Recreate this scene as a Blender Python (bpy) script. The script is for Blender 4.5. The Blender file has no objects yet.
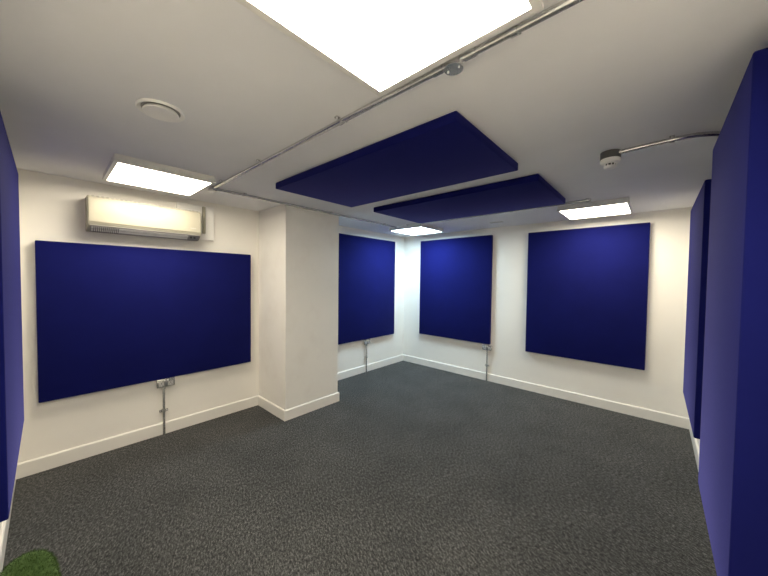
import bpy, bmesh, math, random
from mathutils import Vector, Matrix

S = bpy.context.scene
C = S.collection

# ------------------------------------------------------------------ camera
cam_data = bpy.data.cameras.new('camera')
cam_data.sensor_width = 36.0
cam_data.lens = 303.4 / 768 * 36.0
cam_data.clip_start = 0.01
cam = bpy.data.objects.new('camera', cam_data)
C.objects.link(cam)
r_ = Vector((0.7428436, 0.66935247, 0.01227406))
u_ = Vector((-0.02928552, 0.01417339, 0.9994706))
f_ = Vector((-0.66882415, 0.74280979, -0.03013094))
m = Matrix((r_, u_, -f_)).transposed().to_4x4()
m.translation = Vector((3.6619, -4.6463, 1.59))
cam.matrix_world = m
S.camera = cam

# ------------------------------------------------------------------ world, exposure
w = bpy.data.worlds.new('world')
w.use_nodes = True
w.node_tree.nodes['Background'].inputs[0].default_value = (0.8, 0.85, 1, 1)
w.node_tree.nodes['Background'].inputs[1].default_value = 0.0
S.world = w
S.view_settings.view_transform = 'Standard'
S.view_settings.look = 'None'
S.view_settings.gamma = 1
S.view_settings.use_curve_mapping = False
S.view_settings.exposure = 0.52
WARM = (1.0, 0.895, 0.705)
COOL = (0.66, 0.89, 1.0)
LIGHT_STRENGTH = {'near': 28.0, 'left': 19.0, 'corner': 31.5, 'right': 19.5}

# ------------------------------------------------------------------ room size
H = 2.40
W = 3.98
YF = -4.845
PX, PY0, PY1 = 0.63, -2.895, -2.15     # pillar

# ------------------------------------------------------------------ materials
def mat(name, color, rough=0.6, metal=0.0, sheen=0.0, sheen_tint=(1, 1, 1), spec=0.5):
    M = bpy.data.materials.new(name)
    M.use_nodes = True
    b = M.node_tree.nodes['Principled BSDF']
    b.inputs['Base Color'].default_value = (*color, 1)
    b.inputs['Roughness'].default_value = rough
    b.inputs['Metallic'].default_value = metal
    b.inputs['Specular IOR Level'].default_value = spec
    if sheen:
        b.inputs['Sheen Weight'].default_value = sheen
        b.inputs['Sheen Roughness'].default_value = 0.35
        b.inputs['Sheen Tint'].default_value = (*sheen_tint, 1)
    return M

def nodes(M):
    nt = M.node_tree
    return nt, nt.nodes, nt.links, nt.nodes['Principled BSDF']

def noise(nt, scale, detail=3, rough=0.6, coord=None, stretch=None):
    n = nt.nodes.new('ShaderNodeTexNoise')
    n.inputs['Scale'].default_value = scale
    n.inputs['Detail'].default_value = detail
    n.inputs['Roughness'].default_value = rough
    src = coord
    if stretch:
        mp = nt.nodes.new('ShaderNodeMapping')
        mp.vector_type = 'TEXTURE'
        mp.inputs['Scale'].default_value = stretch
        mp.inputs['Rotation'].default_value = (0, 0, math.radians(156))
        nt.links.new(src, mp.inputs[0])
        src = mp.outputs[0]
    if src:
        nt.links.new(src, n.inputs['Vector'])
    return n

def ramp(nt, src, stops):
    r = nt.nodes.new('ShaderNodeValToRGB')
    e = r.color_ramp.elements
    while len(e) < len(stops):
        e.new(0.5)
    for i, (p, c) in enumerate(stops):
        e[i].position = p
        e[i].color = (*c, 1)
    nt.links.new(src, r.inputs[0])
    return r

def bump(nt, src, bsdf, strength, dist):
    b = nt.nodes.new('ShaderNodeBump')
    b.inputs['Strength'].default_value = strength
    b.inputs['Distance'].default_value = dist
    nt.links.new(src, b.inputs['Height'])
    nt.links.new(b.outputs[0], bsdf.inputs['Normal'])
    return b

def paint(name, c, blot=0.03, rough=0.75):
    M = mat(name, c, rough, spec=0.3)
    nt, N, L, b = nodes(M)
    g = N.new('ShaderNodeNewGeometry')
    n = noise(nt, 1.6, 4, 0.6, g.outputs['Position'])
    d = tuple(x * (1 - blot) for x in c)
    r = ramp(nt, n.outputs['Fac'], [(0.35, d), (0.65, c)])
    L.new(r.outputs[0], b.inputs['Base Color'])
    n2 = noise(nt, 260, 2, 0.5, g.outputs['Position'])
    bump(nt, n2.outputs['Fac'], b, 0.12, 0.001)
    return M

M_wall = paint('wall_paint', (0.90, 0.875, 0.825))
M_ceil = paint('ceiling_paint', (0.845, 0.845, 0.865), 0.04, 0.85)

# pillar: same paint with a few faint scuffs
M_pillar = paint('pillar_paint', (0.86, 0.84, 0.80))
nt, N, L, b = nodes(M_pillar)
g = N.new('ShaderNodeNewGeometry')
n = noise(nt, 3.2, 3, 0.6, g.outputs['Position'])
r = ramp(nt, n.outputs['Fac'], [(0.50, (1, 1, 1)), (0.72, (0.80, 0.77, 0.75))])
mx = N.new('ShaderNodeMix'); mx.data_type = 'RGBA'; mx.blend_type = 'MULTIPLY'
mx.inputs[0].default_value = 0.28
L.new(b.inputs['Base Color'].links[0].from_socket, mx.inputs[6])
L.new(r.outputs[0], mx.inputs[7])
L.new(mx.outputs[2], b.inputs['Base Color'])

M_skirt = paint('skirting_gloss', (0.84, 0.82, 0.78), 0.01, 0.35)

# carpet: loop pile, charcoal with lighter flecks
M_carpet = mat('carpet', (0.06, 0.06, 0.06), 0.95, spec=0.1, sheen=0.15)
nt, N, L, b = nodes(M_carpet)
g = N.new('ShaderNodeNewGeometry')
P = g.outputs['Position']
fleck = noise(nt, 80, 7, 0.95, P, (1.9, 0.85, 1))
fine = noise(nt, 330, 2, 0.6, P)
big = noise(nt, 2.2, 4, 0.6, P)
r1 = ramp(nt, fleck.outputs['Fac'], [(0.41, (0.012, 0.0125, 0.013)), (0.50, (0.047, 0.049, 0.050)), (0.62, (0.23, 0.232, 0.230))])
r2 = ramp(nt, fine.outputs['Fac'], [(0.30, (0.45, 0.45, 0.45)), (0.70, (1.5, 1.5, 1.5))])
r3 = ramp(nt, big.outputs['Fac'], [(0.35, (0.86, 0.86, 0.86)), (0.65, (1.1, 1.09, 1.08))])
m1 = N.new('ShaderNodeMix'); m1.data_type = 'RGBA'; m1.blend_type = 'MULTIPLY'; m1.inputs[0].default_value = 1
L.new(r1.outputs[0], m1.inputs[6]); L.new(r2.outputs[0], m1.inputs[7])
m2 = N.new('ShaderNodeMix'); m2.data_type = 'RGBA'; m2.blend_type = 'MULTIPLY'; m2.inputs[0].default_value = 1
L.new(m1.outputs[2], m2.inputs[6]); L.new(r3.outputs[0], m2.inputs[7])
L.new(m2.outputs[2], b.inputs['Base Color'])
bump(nt, fleck.outputs['Fac'], b, 0.4, 0.003)

# blue acoustic cloth
def cloth(name, c):
    M = mat(name, c, 0.9, spec=0.09, sheen=0.30, sheen_tint=(0.26, 0.27, 0.95))
    nt, N, L, b = nodes(M)
    tc = N.new('ShaderNodeNewGeometry')
    n = noise(nt, 3.0, 4, 0.6, tc.outputs['Position'])
    r = ramp(nt, n.outputs['Fac'], [(0.3, tuple(x * 0.92 for x in c)), (0.7, tuple(min(1, x * 1.06) for x in c))])
    L.new(r.outputs[0], b.inputs['Base Color'])
    n2 = noise(nt, 700, 2, 0.6, tc.outputs['Position'])
    bump(nt, n2.outputs['Fac'], b, 0.25, 0.001)
    return M
M_cloth = cloth('blue_cloth', (0.0052, 0.0072, 0.090))

M_white = mat('cream_plastic', (0.36, 0.34, 0.275), 0.45, spec=0.3)
M_white2 = mat('white_board', (0.76, 0.74, 0.69), 0.5)
M_vent = mat('vent_enamel', (0.90, 0.89, 0.87), 0.3)
M_plate = mat('plate_grey', (0.5, 0.49, 0.48), 0.5)
M_housing = mat('light_housing', (0.74, 0.73, 0.71), 0.4)
M_grey = mat('grey_plastic', (0.26, 0.255, 0.25), 0.5)
M_outlet = mat('outlet_grey', (0.42, 0.42, 0.42), 0.4)
M_base_shade = mat('shaded_grey_base', (0.10, 0.10, 0.10), 0.5)
M_dark = mat('dark_slot', (0.03, 0.03, 0.03), 0.6)
M_badge = mat('badge_grey', (0.45, 0.44, 0.42), 0.4)

def galv(name, c):
    M = mat(name, c, 0.27, metal=0.9)
    nt, N, L, b = nodes(M)
    g = N.new('ShaderNodeNewGeometry')
    n = noise(nt, 60, 3, 0.6, g.outputs['Position'])
    r = ramp(nt, n.outputs['Fac'], [(0.3, tuple(x * 0.8 for x in c)), (0.7, c)])
    L.new(r.outputs[0], b.inputs['Base Color'])
    return M
M_galv = galv('galvanised_steel', (0.74, 0.74, 0.74))
M_screw = mat('bright_screw', (0.9, 0.9, 0.9), 0.35, 0.3)
M_red = mat('red_indicator', (0.5, 0.02, 0.02), 0.4)

def emit(name, c, s):
    M = bpy.data.materials.new(name)
    M.use_nodes = True
    nt = M.node_tree
    nt.nodes.remove(nt.nodes['Principled BSDF'])
    e = nt.nodes.new('ShaderNodeEmission')
    e.inputs[0].default_value = (*c, 1)
    e.inputs[1].default_value = s
    nt.links.new(e.outputs[0], nt.nodes['Material Output'].inputs[0])
    return M

# ------------------------------------------------------------------ mesh helpers
def add_box(bm, x0, x1, y0, y1, z0, z1, bev=0.0, seg=2):
    t = bmesh.new()
    bmesh.ops.create_cube(t, size=1)
    for v in t.verts:
        v.co = Vector(((x0 + x1) / 2 + v.co.x * (x1 - x0), (y0 + y1) / 2 + v.co.y * (y1 - y0), (z0 + z1) / 2 + v.co.z * (z1 - z0)))
    if bev:
        bmesh.ops.bevel(t, geom=list(t.edges), offset=bev, segments=seg, profile=0.5, affect='EDGES')
    merge(bm, t)

def merge(bm, t, M=None):
    if M is not None:
        bmesh.ops.transform(t, matrix=M, verts=t.verts)
    me = bpy.data.meshes.new('tmp')
    t.to_mesh(me); t.free()
    bm.from_mesh(me)
    bpy.data.meshes.remove(me)

def add_cyl(bm, p0, p1, rad, n=20, cap=True, r2=None):
    p0, p1 = Vector(p0), Vector(p1)
    d = p1 - p0
    t = bmesh.new()
    bmesh.ops.create_cone(t, cap_ends=cap, segments=n, radius1=rad, radius2=rad if r2 is None else r2, depth=d.length)
    R = d.to_track_quat('Z', 'Y').to_matrix().to_4x4()
    merge(bm, t, Matrix.Translation((p0 + p1) / 2) @ R)

def add_tube(bm, pts, rad, n=14):
    """bent pipe through the points, with round elbows already in the point list"""
    pts = [Vector(p) for p in pts]
    rings = []
    up = Vector((0, 0, 1))
    for i, p in enumerate(pts):
        if i == 0: d = pts[1] - pts[0]
        elif i == len(pts) - 1: d = pts[-1] - pts[-2]
        else: d = (pts[i + 1] - p).normalized() + (p - pts[i - 1]).normalized()
        d.normalize()
        a = d.cross(up)
        if a.length < 1e-3: a = d.cross(Vector((1, 0, 0)))
        a.normalize(); bb = a.cross(d)
        rings.append([bm.verts.new(p + rad * (math.cos(k * 2 * math.pi / n) * a + math.sin(k * 2 * math.pi / n) * bb)) for k in range(n)])
    for i in range(len(rings) - 1):
        for k in range(n):
            bm.faces.new((rings[i][k], rings[i][(k + 1) % n], rings[i + 1][(k + 1) % n], rings[i + 1][k]))
    bm.faces.new(rings[0][::-1]); bm.faces.new(rings[-1])

def add_lathe(bm, prof, n=48, M=None):
    t = bmesh.new()
    rings = []
    for (r, z) in prof:
        if r < 1e-6:
            rings.append([t.verts.new((0, 0, z))])
        else:
            rings.append([t.verts.new((r * math.cos(k * 2 * math.pi / n), r * math.sin(k * 2 * math.pi / n), z)) for k in range(n)])
    for a, b_ in zip(rings, rings[1:]):
        for k in range(n):
            k2 = (k + 1) % n
            if len(a) == 1 and len(b_) == 1: continue
            if len(a) == 1: t.faces.new((a[0], b_[k], b_[k2]))
            elif len(b_) == 1: t.faces.new((a[k], a[k2], b_[0]))
            else: t.faces.new((a[k], a[k2], b_[k2], b_[k]))
    merge(bm, t, M)

def add_profile(bm, prof, y0, y1):
    """extrude an (x,z) outline along y"""
    a = [bm.verts.new((x, y0, z)) for x, z in prof]
    b_ = [bm.verts.new((x, y1, z)) for x, z in prof]
    n = len(prof)
    for k in range(n):
        bm.faces.new((a[k], a[(k + 1) % n], b_[(k + 1) % n], b_[k]))
    bm.faces.new(a[::-1]); bm.faces.new(b_)

def obj(name, bm, M, parent=None, smooth=False):
    bmesh.ops.recalc_face_normals(bm, faces=bm.faces)
    me = bpy.data.meshes.new(name)
    bm.to_mesh(me); bm.free()
    me.materials.append(M)
    if smooth:
        me.polygons.foreach_set('use_smooth', [True] * len(me.polygons))
        try: me.set_sharp_from_angle(angle=math.radians(35))
        except Exception: pass
    o = bpy.data.objects.new(name, me)
    C.objects.link(o)
    if parent:
        o.parent = parent
        o.matrix_parent_inverse = Matrix.Translation(-parent.location)
    return o

def struct(name, bm, M):
    o = obj(name, bm, M)
    o['kind'] = 'structure'
    return o

def tag(o, label, cat, group=None):
    o['label'] = label; o['category'] = cat
    if group: o['group'] = group
    return o

def thing(name, label, cat, loc, group=None):
    o = bpy.data.objects.new(name, None)
    o.empty_display_size = 0.1
    o.location = loc
    C.objects.link(o)
    return tag(o, label, cat, group)

# ------------------------------------------------------------------ room shell
T = 0.12
bm = bmesh.new(); add_box(bm, -T, W + T, YF - T, T, -0.1, 0); struct('floor', bm, M_carpet)
bm = bmesh.new(); add_box(bm, -T, W + T, YF - T, T, H, H + 0.1); struct('ceiling', bm, M_ceil)
bm = bmesh.new(); add_box(bm, -T, 0, YF, 0, 0, H); struct('wall_left', bm, M_wall)
bm = bmesh.new(); add_box(bm, -T, W + T, 0, T, 0, H); struct('wall_back', bm, M_wall)
bm = bmesh.new(); add_box(bm, W, W + T, YF, 0, 0, H); struct('wall_right', bm, M_wall)
bm = bmesh.new(); add_box(bm, -T, W + T, YF - T, YF, 0, H); struct('wall_front', bm, M_wall)
bm = bmesh.new(); add_box(bm, 0, PX, PY0, PY1, 0, H, 0.004, 2)
struct('wall_pillar', bm, M_pillar)

# skirting boards: profile with a small rounded top
SK, ST = 0.118, 0.016
def skirt_run(bm, p0, p1, nrm):
    """board along p0->p1 standing out from the wall along nrm"""
    p0, p1, nrm = Vector((*p0, 0)), Vector((*p1, 0)), Vector((*nrm, 0))
    prof = [(0, 0.001), (ST, 0.001), (ST, SK - 0.010), (ST * 0.75, SK - 0.003), (ST * 0.35, SK), (0, SK)]
    a = [bm.verts.new(p0 + nrm * d + Vector((0, 0, z))) for d, z in prof]
    b_ = [bm.verts.new(p1 + nrm * d + Vector((0, 0, z))) for d, z in prof]
    for k in range(len(prof)):
        k2 = (k + 1) % len(prof)
        bm.faces.new((a[k], a[k2], b_[k2], b_[k]))
    bm.faces.new(a[::-1]); bm.faces.new(b_)
bm = bmesh.new()
skirt_run(bm, (0, YF + ST), (0, PY0 - ST), (1, 0)); skirt_run(bm, (0, PY1 + ST), (0, -ST), (1, 0))
struct('baseboard_left', bm, M_skirt)
bm = bmesh.new(); skirt_run(bm, (0, 0), (W, 0), (0, -1)); struct('baseboard_back', bm, M_skirt)
bm = bmesh.new(); skirt_run(bm, (W, YF + ST), (W, -ST), (-1, 0)); struct('baseboard_right', bm, M_skirt)
bm = bmesh.new(); skirt_run(bm, (0, YF), (W, YF), (0, 1)); struct('baseboard_front', bm, M_skirt)
bm = bmesh.new()
skirt_run(bm, (0, PY0), (PX + ST, PY0), (0, -1)); skirt_run(bm, (0, PY1), (PX + ST, PY1), (0, 1))
skirt_run(bm, (PX, PY0), (PX, PY1), (1, 0))
struct('baseboard_pillar', bm, M_skirt)

# ------------------------------------------------------------------ ceiling lights
def ceiling_light(cx, cy, label, key, color):
    z0 = 2.347
    t = thing('ceiling_light', label, 'ceiling light', (cx, cy, H), 'square ceiling light panels')
    h = 0.312; q = 0.287
    bm = bmesh.new()
    add_box(bm, cx - h + 0.006, cx + h - 0.006, cy - h + 0.006, cy + h - 0.006, z0 + 0.012, H)     # tray
    obj('housing', bm, M_housing, t)
    bm = bmesh.new()                                                                                # lip around the diffuser
    lo = [[bm.verts.new((cx + a * d, cy + b_ * d, z)) for a, b_ in ((-1, -1), (1, -1), (1, 1), (-1, 1))] for d, z in ((h, z0 + 0.014), (h, z0), (q, z0), (q, z0 + 0.014))]
    for k in range(4):
        for i in range(4):
            bm.faces.new((lo[k][i], lo[k][(i + 1) % 4], lo[(k + 1) % 4][(i + 1) % 4], lo[(k + 1) % 4][i]))
    obj('frame', bm, M_housing, t)
    bm = bmesh.new()
    add_box(bm, cx - q, cx + q, cy - q, cy + q, z0 + 0.003, z0 + 0.011)
    obj('diffuser', bm, emit('diffuser_' + key, color, LIGHT_STRENGTH[key]), t)
    return t
ceiling_light(3.092, -4.02, 'biggest looking lit square ceiling light, at the top edge of the view', 'near', WARM)
ceiling_light(0.665, -4.03, 'lit square ceiling light above the wall air conditioner', 'left', WARM)
ceiling_light(0.80, -0.715, 'cool white ceiling light in the far corner of the room', 'corner', COOL)
ceiling_light(3.135, -0.615, 'lit square ceiling light above the rightmost panel of the back wall', 'right', WARM)

# ------------------------------------------------------------------ acoustic panels
def panel(x0, x1, y0, y1, z0, z1, label, group):
    g = 0.004                                   # they hang on clips, a hair off the surface
    if x0 == 0: x0 = g
    if y1 == 0: y1 = -g
    if x1 == W: x1 = W - g
    if y0 == YF: y0 = YF + g
    if z1 == H: z1 = H - g
    bm = bmesh.new()
    add_box(bm, x0, x1, y0, y1, z0, z1, 0.007, 3)
    o = obj('acoustic_panel', bm, M_cloth, smooth=True)
    # origin at the thing's own place
    c = Vector(((x0 + x1) / 2, (y0 + y1) / 2, (z0 + z1) / 2))
    o.data.transform(Matrix.Translation(-c)); o.location = c
    return tag(o, label, 'acoustic panel', group)
GW = 'blue fabric panels on the walls'
GC = 'blue fabric panels under the ceiling'
panel(0, 0.06, -4.706, -3.018, 0.573, 1.858, 'wide blue fabric acoustic panel under the air conditioner', GW)
panel(0, 0.06, -1.68, -0.345, 0.572, 2.275, 'blue acoustic panel on the left wall between pillar and far corner', GW)
panel(0.417, 1.748, -0.06, 0, 0.588, 2.288, 'bright blue acoustic panel on the back wall beside the far corner', GW)
panel(2.278, 3.583, -0.06, 0, 0.572, 2.270, 'purplish blue acoustic panel at the right of the back wall', GW)
panel(3.868, W, -1.82, -0.70, 0.57, 2.250, 'narrow looking blue panel on the right wall nearest the back wall', GW)
panel(3.866, W, -3.14, -2.19, 0.455, 2.325, 'big blue panel edge-on at the right side, nearest the viewer', GW)
panel(0.325, 1.64, YF, -4.770, 0.545, 2.295, 'blue panel seen edge-on at the left side of the view', GW)
panel(1.222, 2.930, -3.335, -2.470, 2.343, H, 'larger looking flat blue ceiling panel, beside the long conduit', GC)
panel(1.250, 2.975, -2.165, -1.255, 2.343, H, 'flat blue ceiling panel farther back, between the other one and corner light', GC)

# ------------------------------------------------------------------ air conditioner
ac = thing('air_conditioner', 'white wall air conditioner above the wide blue panel', 'air conditioner', (0.0, -3.99, 1.96))
bm = bmesh.new(); add_box(bm, 0, 0.030, -3.760, -3.412, 1.984, 2.345, 0.002, 1)
o = obj('backboard', bm, M_vent, ac)
prof = [(0.0, 1.965), (0.105, 1.958), (0.125, 1.962), (0.192, 2.008), (0.203, 2.030), (0.206, 2.10), (0.203, 2.20), (0.194, 2.236), (0.180, 2.247), (0.0, 2.250)]
bm = bmesh.new(); add_profile(bm, [(x, z) for x, z in prof], -4.420, -3.590)
bmesh.ops.bevel(bm, geom=[e for e in bm.edges if abs(e.verts[0].co.y - e.verts[1].co.y) < 1e-6], offset=0.004, segments=2, affect='EDGES')
obj('casing', bm, M_white, ac, True)
# front cover, a thin curved skin in front of the casing
pf = [(0.203, 2.034), (0.2075, 2.10), (0.2045, 2.198), (0.196, 2.230)]
bm = bmesh.new()
outer = [(x + 0.006, z) for x, z in pf]
add_profile(bm, pf + outer[::-1], -4.412, -3.598)
obj('front_cover', bm, M_white, ac, True)
# outlet: dark slot set in the sloping underside, with two vanes
bm = bmesh.new()
add_profile(bm, [(0.128, 1.9605), (0.196, 2.0075), (0.200, 2.004), (0.131, 1.956)], -4.403, -3.606)
ou = obj('air_outlet', bm, M_grey, ac)
for k, (x, z) in enumerate(((0.150, 1.969), (0.176, 1.987))):
    bm = bmesh.new()
    add_profile(bm, [(x - 0.009, z - 0.004), (x + 0.010, z + 0.009), (x + 0.012, z + 0.006), (x - 0.007, z - 0.008)], -4.396, -3.70)
    obj('vane', bm, M_housing, ac)
bm = bmesh.new()
for k in range(14):
    y = -4.383 + k * 0.012
    add_profile(bm, [(0.132, 1.957), (0.196, 2.001), (0.199, 1.998), (0.134, 1.953)], y, y + 0.003)
obj('guard', bm, M_dark, ac)
# intake grille on the top, slots show as a dashed line on the upper front edge
bm = bmesh.new()
for k in range(26):
    y = -4.392 + k * 0.0305
    add_box(bm, 0.060, 0.178, y, y + 0.016, 2.2465, 2.2515)
    add_box(bm, 0.190, 0.199, y, y + 0.016, 2.233, 2.2385)
obj('intake_grille', bm, M_grey, ac)
bm = bmesh.new(); add_box(bm, 0.2120, 0.2135, -3.690, -3.640, 2.064, 2.072, 0.0004, 1)
obj('badge', bm, M_badge, ac)
for y in (-3.675, -3.645):
    bm = bmesh.new(); add_cyl(bm, (0.178, y, 1.984), (0.182, y, 1.978), 0.010, 16)
    obj('indicator', bm, M_dark, ac)
# pipe cover beside the unit, then a grey block for the shadow gap
pc = None
bm = bmesh.new()
add_box(bm, 0.028, 0.050, -3.530, -3.500, 2.05, 2.335, 0.006, 3)
obj('pipe_cover', bm, M_white, ac, True)
bm = bmesh.new(); add_box(bm, 0.030, 0.075, -3.592, -3.560, 2.03, 2.17, 0.006, 2)
obj('side_shadow_gap', bm, M_grey, ac)  # grey block painted in as the shadow gap at the unit's right end

# ------------------------------------------------------------------ conduit, boxes, clips
RC = 0.0125
def clip(parent, p, axis, nrm):
    """saddle clip: band around the pipe with two screwed feet.  axis = pipe direction, nrm = away from the surface"""
    p, axis, nrm = Vector(p), Vector(axis), Vector(nrm)
    side = axis.cross(nrm)
    bm = bmesh.new()
    n = 12; w2 = 0.011; ri, ro = RC + 0.0005, RC + 0.0035
    ringsA = []
    for s in (-w2, w2):
        inn, out = [], []
        for k in range(n + 1):
            a = math.pi * k / n
            d = side * math.cos(a) + nrm * math.sin(a)
            inn.append(bm.verts.new(p + axis * s + d * ri)); out.append(bm.verts.new(p + axis * s + d * ro))
        ringsA.append((inn, out))
    (i0, o0), (i1, o1) = ringsA
    for k in range(n):
        bm.faces.new((o0[k], o0[k + 1], o1[k + 1], o1[k])); bm.faces.new((i0[k], i1[k], i1[k + 1], i0[k + 1]))
        bm.faces.new((i0[k], i0[k + 1], o0[k + 1], o0[k])); bm.faces.new((i1[k], o1[k], o1[k + 1], i1[k + 1]))
    for s in (-1, 1):   # feet
        c = p + side * s * (RC + 0.012) - nrm * (RC - 0.003)
        e = [c + axis * a * w2 + side * b_ * 0.011 + nrm * h_ for a in (-1, 1) for b_ in (-1, 1) for h_ in (-0.0025, 0.0025)]
        t = bmesh.new(); vs = [t.verts.new(q) for q in e]
        for f in ((0, 1, 3, 2), (4, 6, 7, 5), (0, 4, 5, 1), (2, 3, 7, 6), (0, 2, 6, 4), (1, 5, 7, 3)):
            t.faces.new([vs[i] for i in f])
        merge(bm, t)
    o = obj('saddle_clip', bm, M_galv, parent)
    for s in (-1, 1):
        bm = bmesh.new()
        c = p + side * s * (RC + 0.014) - nrm * (RC - 0.0055)
        add_cyl(bm, c, c + nrm * 0.004, 0.0042, 12)
        sc = obj('screw', bm, M_screw, o)
        sc.matrix_parent_inverse = Matrix.Identity(4)
    return o

def elbow(c, a, b_, r, n=8):
    """points turning from direction a to b_ around corner c"""
    c, a, b_ = Vector(c), Vector(a), Vector(b_)
    o = c - a * r + b_ * r
    return [o + (-b_) * r * math.cos(t) + a * r * math.sin(t) for t in [math.pi / 2 * k / n for k in range(n + 1)]]

ZC = H - RC - 0.004
def ceiling_conduit(label, pts, clips, boxes=(), couplers=()):
    t = thing('conduit', label, 'conduit', tuple(Vector(pts[0])), 'galvanised conduit runs under the ceiling')
    bm = bmesh.new(); add_tube(bm, pts, RC, 18); obj('pipe', bm, M_galv, t, True)
    for p, ax in clips: clip(t, p, ax, (0, 0, -1))
    for p in boxes:
        bm = bmesh.new()
        add_cyl(bm, (p[0], p[1], H), (p[0], p[1], H - 0.036), 0.033, 32)
        add_cyl(bm, (p[0], p[1], H - 0.036), (p[0], p[1], H - 0.041), 0.035, 32)
        o = obj('junction_box', bm, M_galv, t, True)
        for s in (-1, 1):
            bm = bmesh.new()
            add_cyl(bm, (p[0] + s * 0.022, p[1], H - 0.041), (p[0] + s * 0.022, p[1], H - 0.044), 0.004, 10)
            sc = obj('screw', bm, M_screw, o); sc.matrix_parent_inverse = Matrix.Identity(4)
    for p, ax in couplers:
        bm = bmesh.new(); q = Vector(p); a = Vector(ax)
        add_cyl(bm, q - a * 0.022, q + a * 0.022, RC + 0.003, 20)
        obj('coupler', bm, M_galv, t, True)
    return t
yc = -3.640
ceiling_conduit('long steel conduit crossing the ceiling beside the nearest light',
    [(0.70, yc, ZC), (2.0, yc, ZC), (3.08, yc - 0.0, ZC), (W, yc, ZC)],
    [((0.93, yc, ZC), (1, 0, 0)), ((1.60, yc, ZC), (1, 0, 0)), ((2.45, yc, ZC), (1, 0, 0)), ((3.30, yc, ZC), (1, 0, 0))],
    [(3.085, yc)], [((3.02, yc, ZC), (1, 0, 0)), ((3.15, yc, ZC), (1, 0, 0))])
xc = 0.668
ceiling_conduit('steel conduit running over the pillar front towards the corner light',
    [(xc, yc - 0.0, ZC), (xc, -2.5, ZC), (xc, -1.06, ZC)],
    [((xc, -3.36, ZC), (0, 1, 0)), ((xc, -2.32, ZC), (0, 1, 0)), ((xc, -1.35, ZC), (0, 1, 0))],
    [(xc, yc)], [])
ceiling_conduit('steel conduit from corner light to light by the rightmost back panel',
    [(0.90, -1.095, ZC), (2.0, -1.095, ZC), (3.16, -1.095, ZC)],
    [((1.5, -1.095, ZC), (1, 0, 0)), ((2.4, -1.095, ZC), (1, 0, 0)), ((3.13, -1.095, ZC), (1, 0, 0))],
    [], [])
ceiling_conduit('steel conduit from the smoke detector to the right wall',
    [(3.46, -2.288, ZC), (3.60, -2.302, ZC), (3.72, -2.308, ZC), (3.80, -2.298, ZC), (3.85, -2.270, ZC), (3.90, -2.235, ZC), (W, -2.17, ZC)],
    [((3.70, -2.307, ZC), Vector((1, -0.05, 0)).normalized())], [], [])

# ------------------------------------------------------------------ smoke detector
sx, sy = 3.42, -2.27
sd = thing('smoke_detector', 'small round smoke detector on the ceiling at the end of a conduit', 'smoke detector', (sx, sy, H))
bm = bmesh.new(); add_cyl(bm, (sx, sy, H), (sx, sy, H - 0.0442), 0.053, 40); obj('mounting_box', bm, M_base_shade, sd, True)
Mx = Matrix.Translation((sx, sy, 0))
bm = bmesh.new(); add_lathe(bm, [(0, H - 0.0442), (0.052, H - 0.0442), (0.053, H - 0.0546), (0.050, H - 0.0650), (0.038, H - 0.0728), (0, H - 0.0728)], 40, Mx); obj('base', bm, M_vent, sd, True)
bm = bmesh.new(); add_cyl(bm, (sx, sy, H - 0.0728), (sx, sy, H - 0.0858), 0.027, 32); obj('sensor_gap', bm, M_dark, sd, True)
for k in range(10):
    bm = bmesh.new()
    a = k * math.pi / 5
    add_cyl(bm, (sx + 0.030 * math.cos(a), sy + 0.030 * math.sin(a), H - 0.0715), (sx + 0.029 * math.cos(a), sy + 0.029 * math.sin(a), H - 0.0871), 0.0028, 8)
    obj('rib', bm, M_vent, sd, True)
bm = bmesh.new(); add_lathe(bm, [(0, H - 0.0858), (0.033, H - 0.0858), (0.034, H - 0.0910), (0.027, H - 0.1001), (0.010, H - 0.1040), (0, H - 0.1040)], 36, Mx); obj('cap', bm, M_vent, sd, True)
bm = bmesh.new(); add_cyl(bm, (sx + 0.042, sy - 0.012, H - 0.0650), (sx + 0.042, sy - 0.012, H - 0.0741), 0.004, 12); obj('indicator', bm, M_screw, sd)

# ------------------------------------------------------------------ round ceiling vent
vx, vy = 1.838, -4.262
vt = thing('ceiling_vent', 'round white air valve in the ceiling near the air conditioner light', 'vent', (vx, vy, H))
Mx = Matrix.Translation((vx, vy, 0))
bm = bmesh.new()
add_lathe(bm, [(0.078, H), (0.098, H), (0.099, H - 0.006), (0.094, H - 0.012), (0.087, H - 0.009), (0.080, H - 0.003), (0.078, H)], 56, Mx)
obj('rim', bm, M_vent, vt, True)
bm = bmesh.new(); add_lathe(bm, [(0, H - 0.0005), (0.079, H - 0.0005), (0.079, H - 0.003), (0, H - 0.003)], 48, Mx); obj('throat', bm, M_grey, vt, True)
bm = bmesh.new(); add_lathe(bm, [(0, H - 0.007), (0.030, H - 0.008), (0.055, H - 0.013), (0.065, H - 0.019), (0.070, H - 0.019), (0.073, H - 0.014), (0.068, H - 0.006), (0, H - 0.0032)], 56, Mx)
obj('disc', bm, M_vent, vt, True)

# small flat blanking plate by the back wall
bm = bmesh.new(); add_box(bm, 1.885, 2.06, -0.475, -0.415, H - 0.008, H, 0.002, 1)
tag(obj('blanking_plate', bm, M_plate), 'small flat rectangular plate on the ceiling near the back wall', 'plate')

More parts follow.
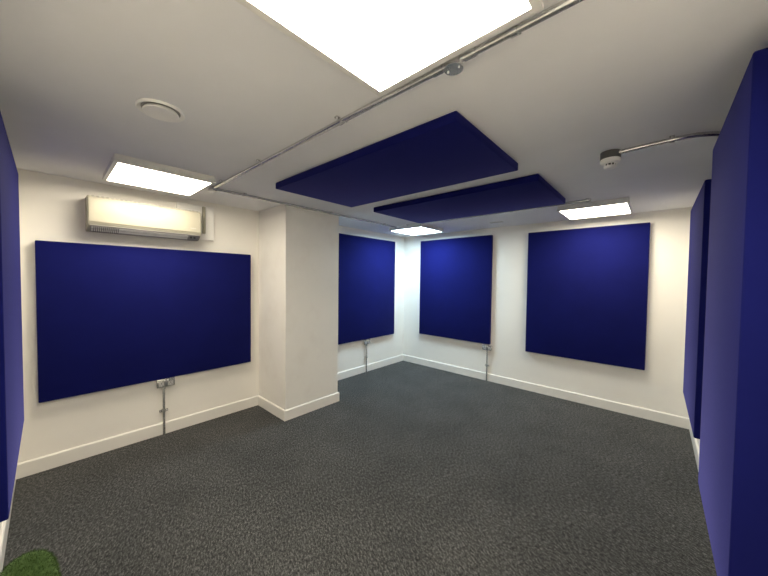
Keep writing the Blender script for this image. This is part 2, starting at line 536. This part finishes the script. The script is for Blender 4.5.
# ------------------------------------------------------------------ wall sockets with conduit drops
def to_wall(kind, u, d, z):
    """u along the wall, d out from it"""
    return (d, u, z) if kind == 'left' else (u, -d, z)
def wbox(bm, kind, u0, u1, d0, d1, z0, z1, bev=0.0):
    a = to_wall(kind, u0, d0, z0); b_ = to_wall(kind, u1, d1, z1)
    add_box(bm, min(a[0], b_[0]), max(a[0], b_[0]), min(a[1], b_[1]), max(a[1], b_[1]), min(a[2], b_[2]), max(a[2], b_[2]), bev, 2)
def socket(kind, u, z, label, clabel, uc):
    t = thing('power_socket', label, 'socket', to_wall(kind, u, 0, z), 'metal double sockets low on the walls')
    bm = bmesh.new(); wbox(bm, kind, u - 0.072, u + 0.072, 0.0, 0.040, z - 0.038, z + 0.038, 0.003); obj('mounting_box', bm, M_galv, t, True)
    bm = bmesh.new(); wbox(bm, kind, u - 0.075, u + 0.075, 0.040, 0.045, z - 0.041, z + 0.041, 0.002); obj('faceplate', bm, M_galv, t, True)
    for s in (-1, 1):
        bm = bmesh.new(); wbox(bm, kind, u + s * 0.038 - 0.023, u + s * 0.038 + 0.023, 0.045, 0.0475, z - 0.032, z + 0.010, 0.001)
        o = obj('outlet', bm, M_outlet, t)
        for (du, z0, z1, hw) in ((0, z - 0.008, z + 0.003, 0.003), (-0.011, z - 0.023, z - 0.018, 0.004), (0.011, z - 0.023, z - 0.018, 0.004)):
            bm = bmesh.new(); wbox(bm, kind, u + s * 0.038 + du - hw, u + s * 0.038 + du + hw, 0.0470, 0.0479, z0, z1)
            h_ = obj('pin_hole', bm, M_dark, o); h_.matrix_parent_inverse = Matrix.Identity(4)
        bm = bmesh.new(); wbox(bm, kind, u + s * 0.014 - 0.006, u + s * 0.014 + 0.006, 0.045, 0.050, z + 0.018, z + 0.036, 0.001)
        obj('switch', bm, M_vent, t)
    c = thing('conduit', clabel, 'conduit', to_wall(kind, uc, 0.03, 0.0), 'vertical conduits under the wall sockets')
    bm = bmesh.new(); add_cyl(bm, to_wall(kind, uc, ST + 0.014, 0.0), to_wall(kind, uc, ST + 0.014, z - 0.038), RC - 0.001, 18); obj('pipe', bm, M_galv, c, True)
    bm = bmesh.new(); add_cyl(bm, to_wall(kind, uc, ST + 0.014, z - 0.066), to_wall(kind, uc, ST + 0.014, z - 0.038), RC + 0.003, 20); obj('coupler', bm, M_galv, c, True)
    n = (1, 0, 0) if kind == 'left' else (0, -1, 0)
    clip(c, to_wall(kind, uc, ST + 0.014, 0.245), (0, 0, 1), n)
    bm = bmesh.new(); wbox(bm, kind, uc - 0.016, uc + 0.016, 0, ST + 0.006, 0.232, 0.258, 0.002); obj('spacer', bm, M_galv, c)
socket('left', -3.865, 0.527, 'metal double socket below the wide panel under the air conditioner',
       'vertical conduit from floor to socket under the wide panel', -3.882)
socket('left', -1.030, 0.525, 'metal double socket below the panel between pillar and far corner',
       'vertical conduit on the left wall between pillar and far corner', -1.037)
socket('back', 1.705, 0.531, 'metal double socket under the right end of the corner back panel',
       'vertical conduit on the back wall beneath the double socket', 1.705)

# ------------------------------------------------------------------ green fluffy cushion leaning on the front wall
def cushion(cx, a, b, h, lean):
    t = thing('cushion', 'green fluffy cushion propped upright at the lower left corner', 'cushion', (cx, YF + 0.02 + b, 0))
    M = mat('green_fleece', (0.035, 0.105, 0.012), 0.95, spec=0.1, sheen=0.5, sheen_tint=(0.6, 0.9, 0.4))
    nt, N, L, b_ = nodes(M)
    g = N.new('ShaderNodeNewGeometry')
    n = noise(nt, 90, 3, 0.6, g.outputs['Position'])
    rr = ramp(nt, n.outputs['Fac'], [(0.3, (0.018, 0.042, 0.008)), (0.7, (0.060, 0.100, 0.030))])
    L.new(rr.outputs[0], b_.inputs['Base Color'])
    f = lambda v, e: math.copysign(abs(v) ** e, v)
    cy = YF + 0.018 + b
    def pt(u, v):
        z = h / 2 + h / 2 * f(math.sin(u), 0.5)
        x = a * f(math.cos(u), 0.45) * f(math.cos(v), 0.5)
        y = b * f(math.cos(u), 0.55) * math.sin(v)
        return Vector((cx + x, cy + y + lean * (1 - z / h), z + 0.001))
    bm = bmesh.new()
    NU, NV = 32, 64
    rows = [[bm.verts.new(pt(-math.pi / 2 + math.pi * i / NU, 2 * math.pi * j / NV)) for j in range(NV)] for i in range(1, NU)]
    for i in range(len(rows) - 1):
        for j in range(NV):
            bm.faces.new((rows[i][j], rows[i][(j + 1) % NV], rows[i + 1][(j + 1) % NV], rows[i + 1][j]))
    bot = bm.verts.new(pt(-math.pi / 2, 0)); top = bm.verts.new(pt(math.pi / 2, 0))
    for j in range(NV):
        bm.faces.new((rows[0][(j + 1) % NV], rows[0][j], bot)); bm.faces.new((rows[-1][j], rows[-1][(j + 1) % NV], top))
    bm.normal_update()
    rnd = random.Random(4)
    spots = []
    faces = [fc for fc in bm.faces if fc.calc_center_median().z > 0.03]
    area = sum(fc.calc_area() for fc in faces)
    for fc in faces:
        k = 14000 * fc.calc_area() / area
        for q in range(int(k) + (rnd.random() < k % 1)):
            w_ = [rnd.random() for _ in fc.verts]; sw = sum(w_)
            p = sum((v.co * x for v, x in zip(fc.verts, w_)), Vector()) / sw
            spots.append((p, (p - Vector((cx, cy, h / 2))).dot(fc.normal) < 0 and -fc.normal or fc.normal.copy()))
    obj('cover', bm, M, t, True)
    bm = bmesh.new()
    for p, nn in spots:
        d = (nn + Vector((rnd.gauss(0, .35), rnd.gauss(0, .35), rnd.gauss(0, .35)))).normalized()
        s_ = d.cross(Vector((rnd.gauss(0, 1), rnd.gauss(0, 1), rnd.gauss(0, 1)))).normalized() * 0.0010
        e = p + d * rnd.uniform(0.006, 0.016)
        if e.y < YF + 0.002 or (e.z < 0.13 and e.y < YF + 0.018) or e.z < 0.002: continue
        bm.faces.new((bm.verts.new(p - s_), bm.verts.new(p + s_), bm.verts.new(e)))
    o = obj('pile', bm, M, t); o['kind'] = 'stuff'
cushion(1.83, 0.32, 0.098, 0.340, 0.010)
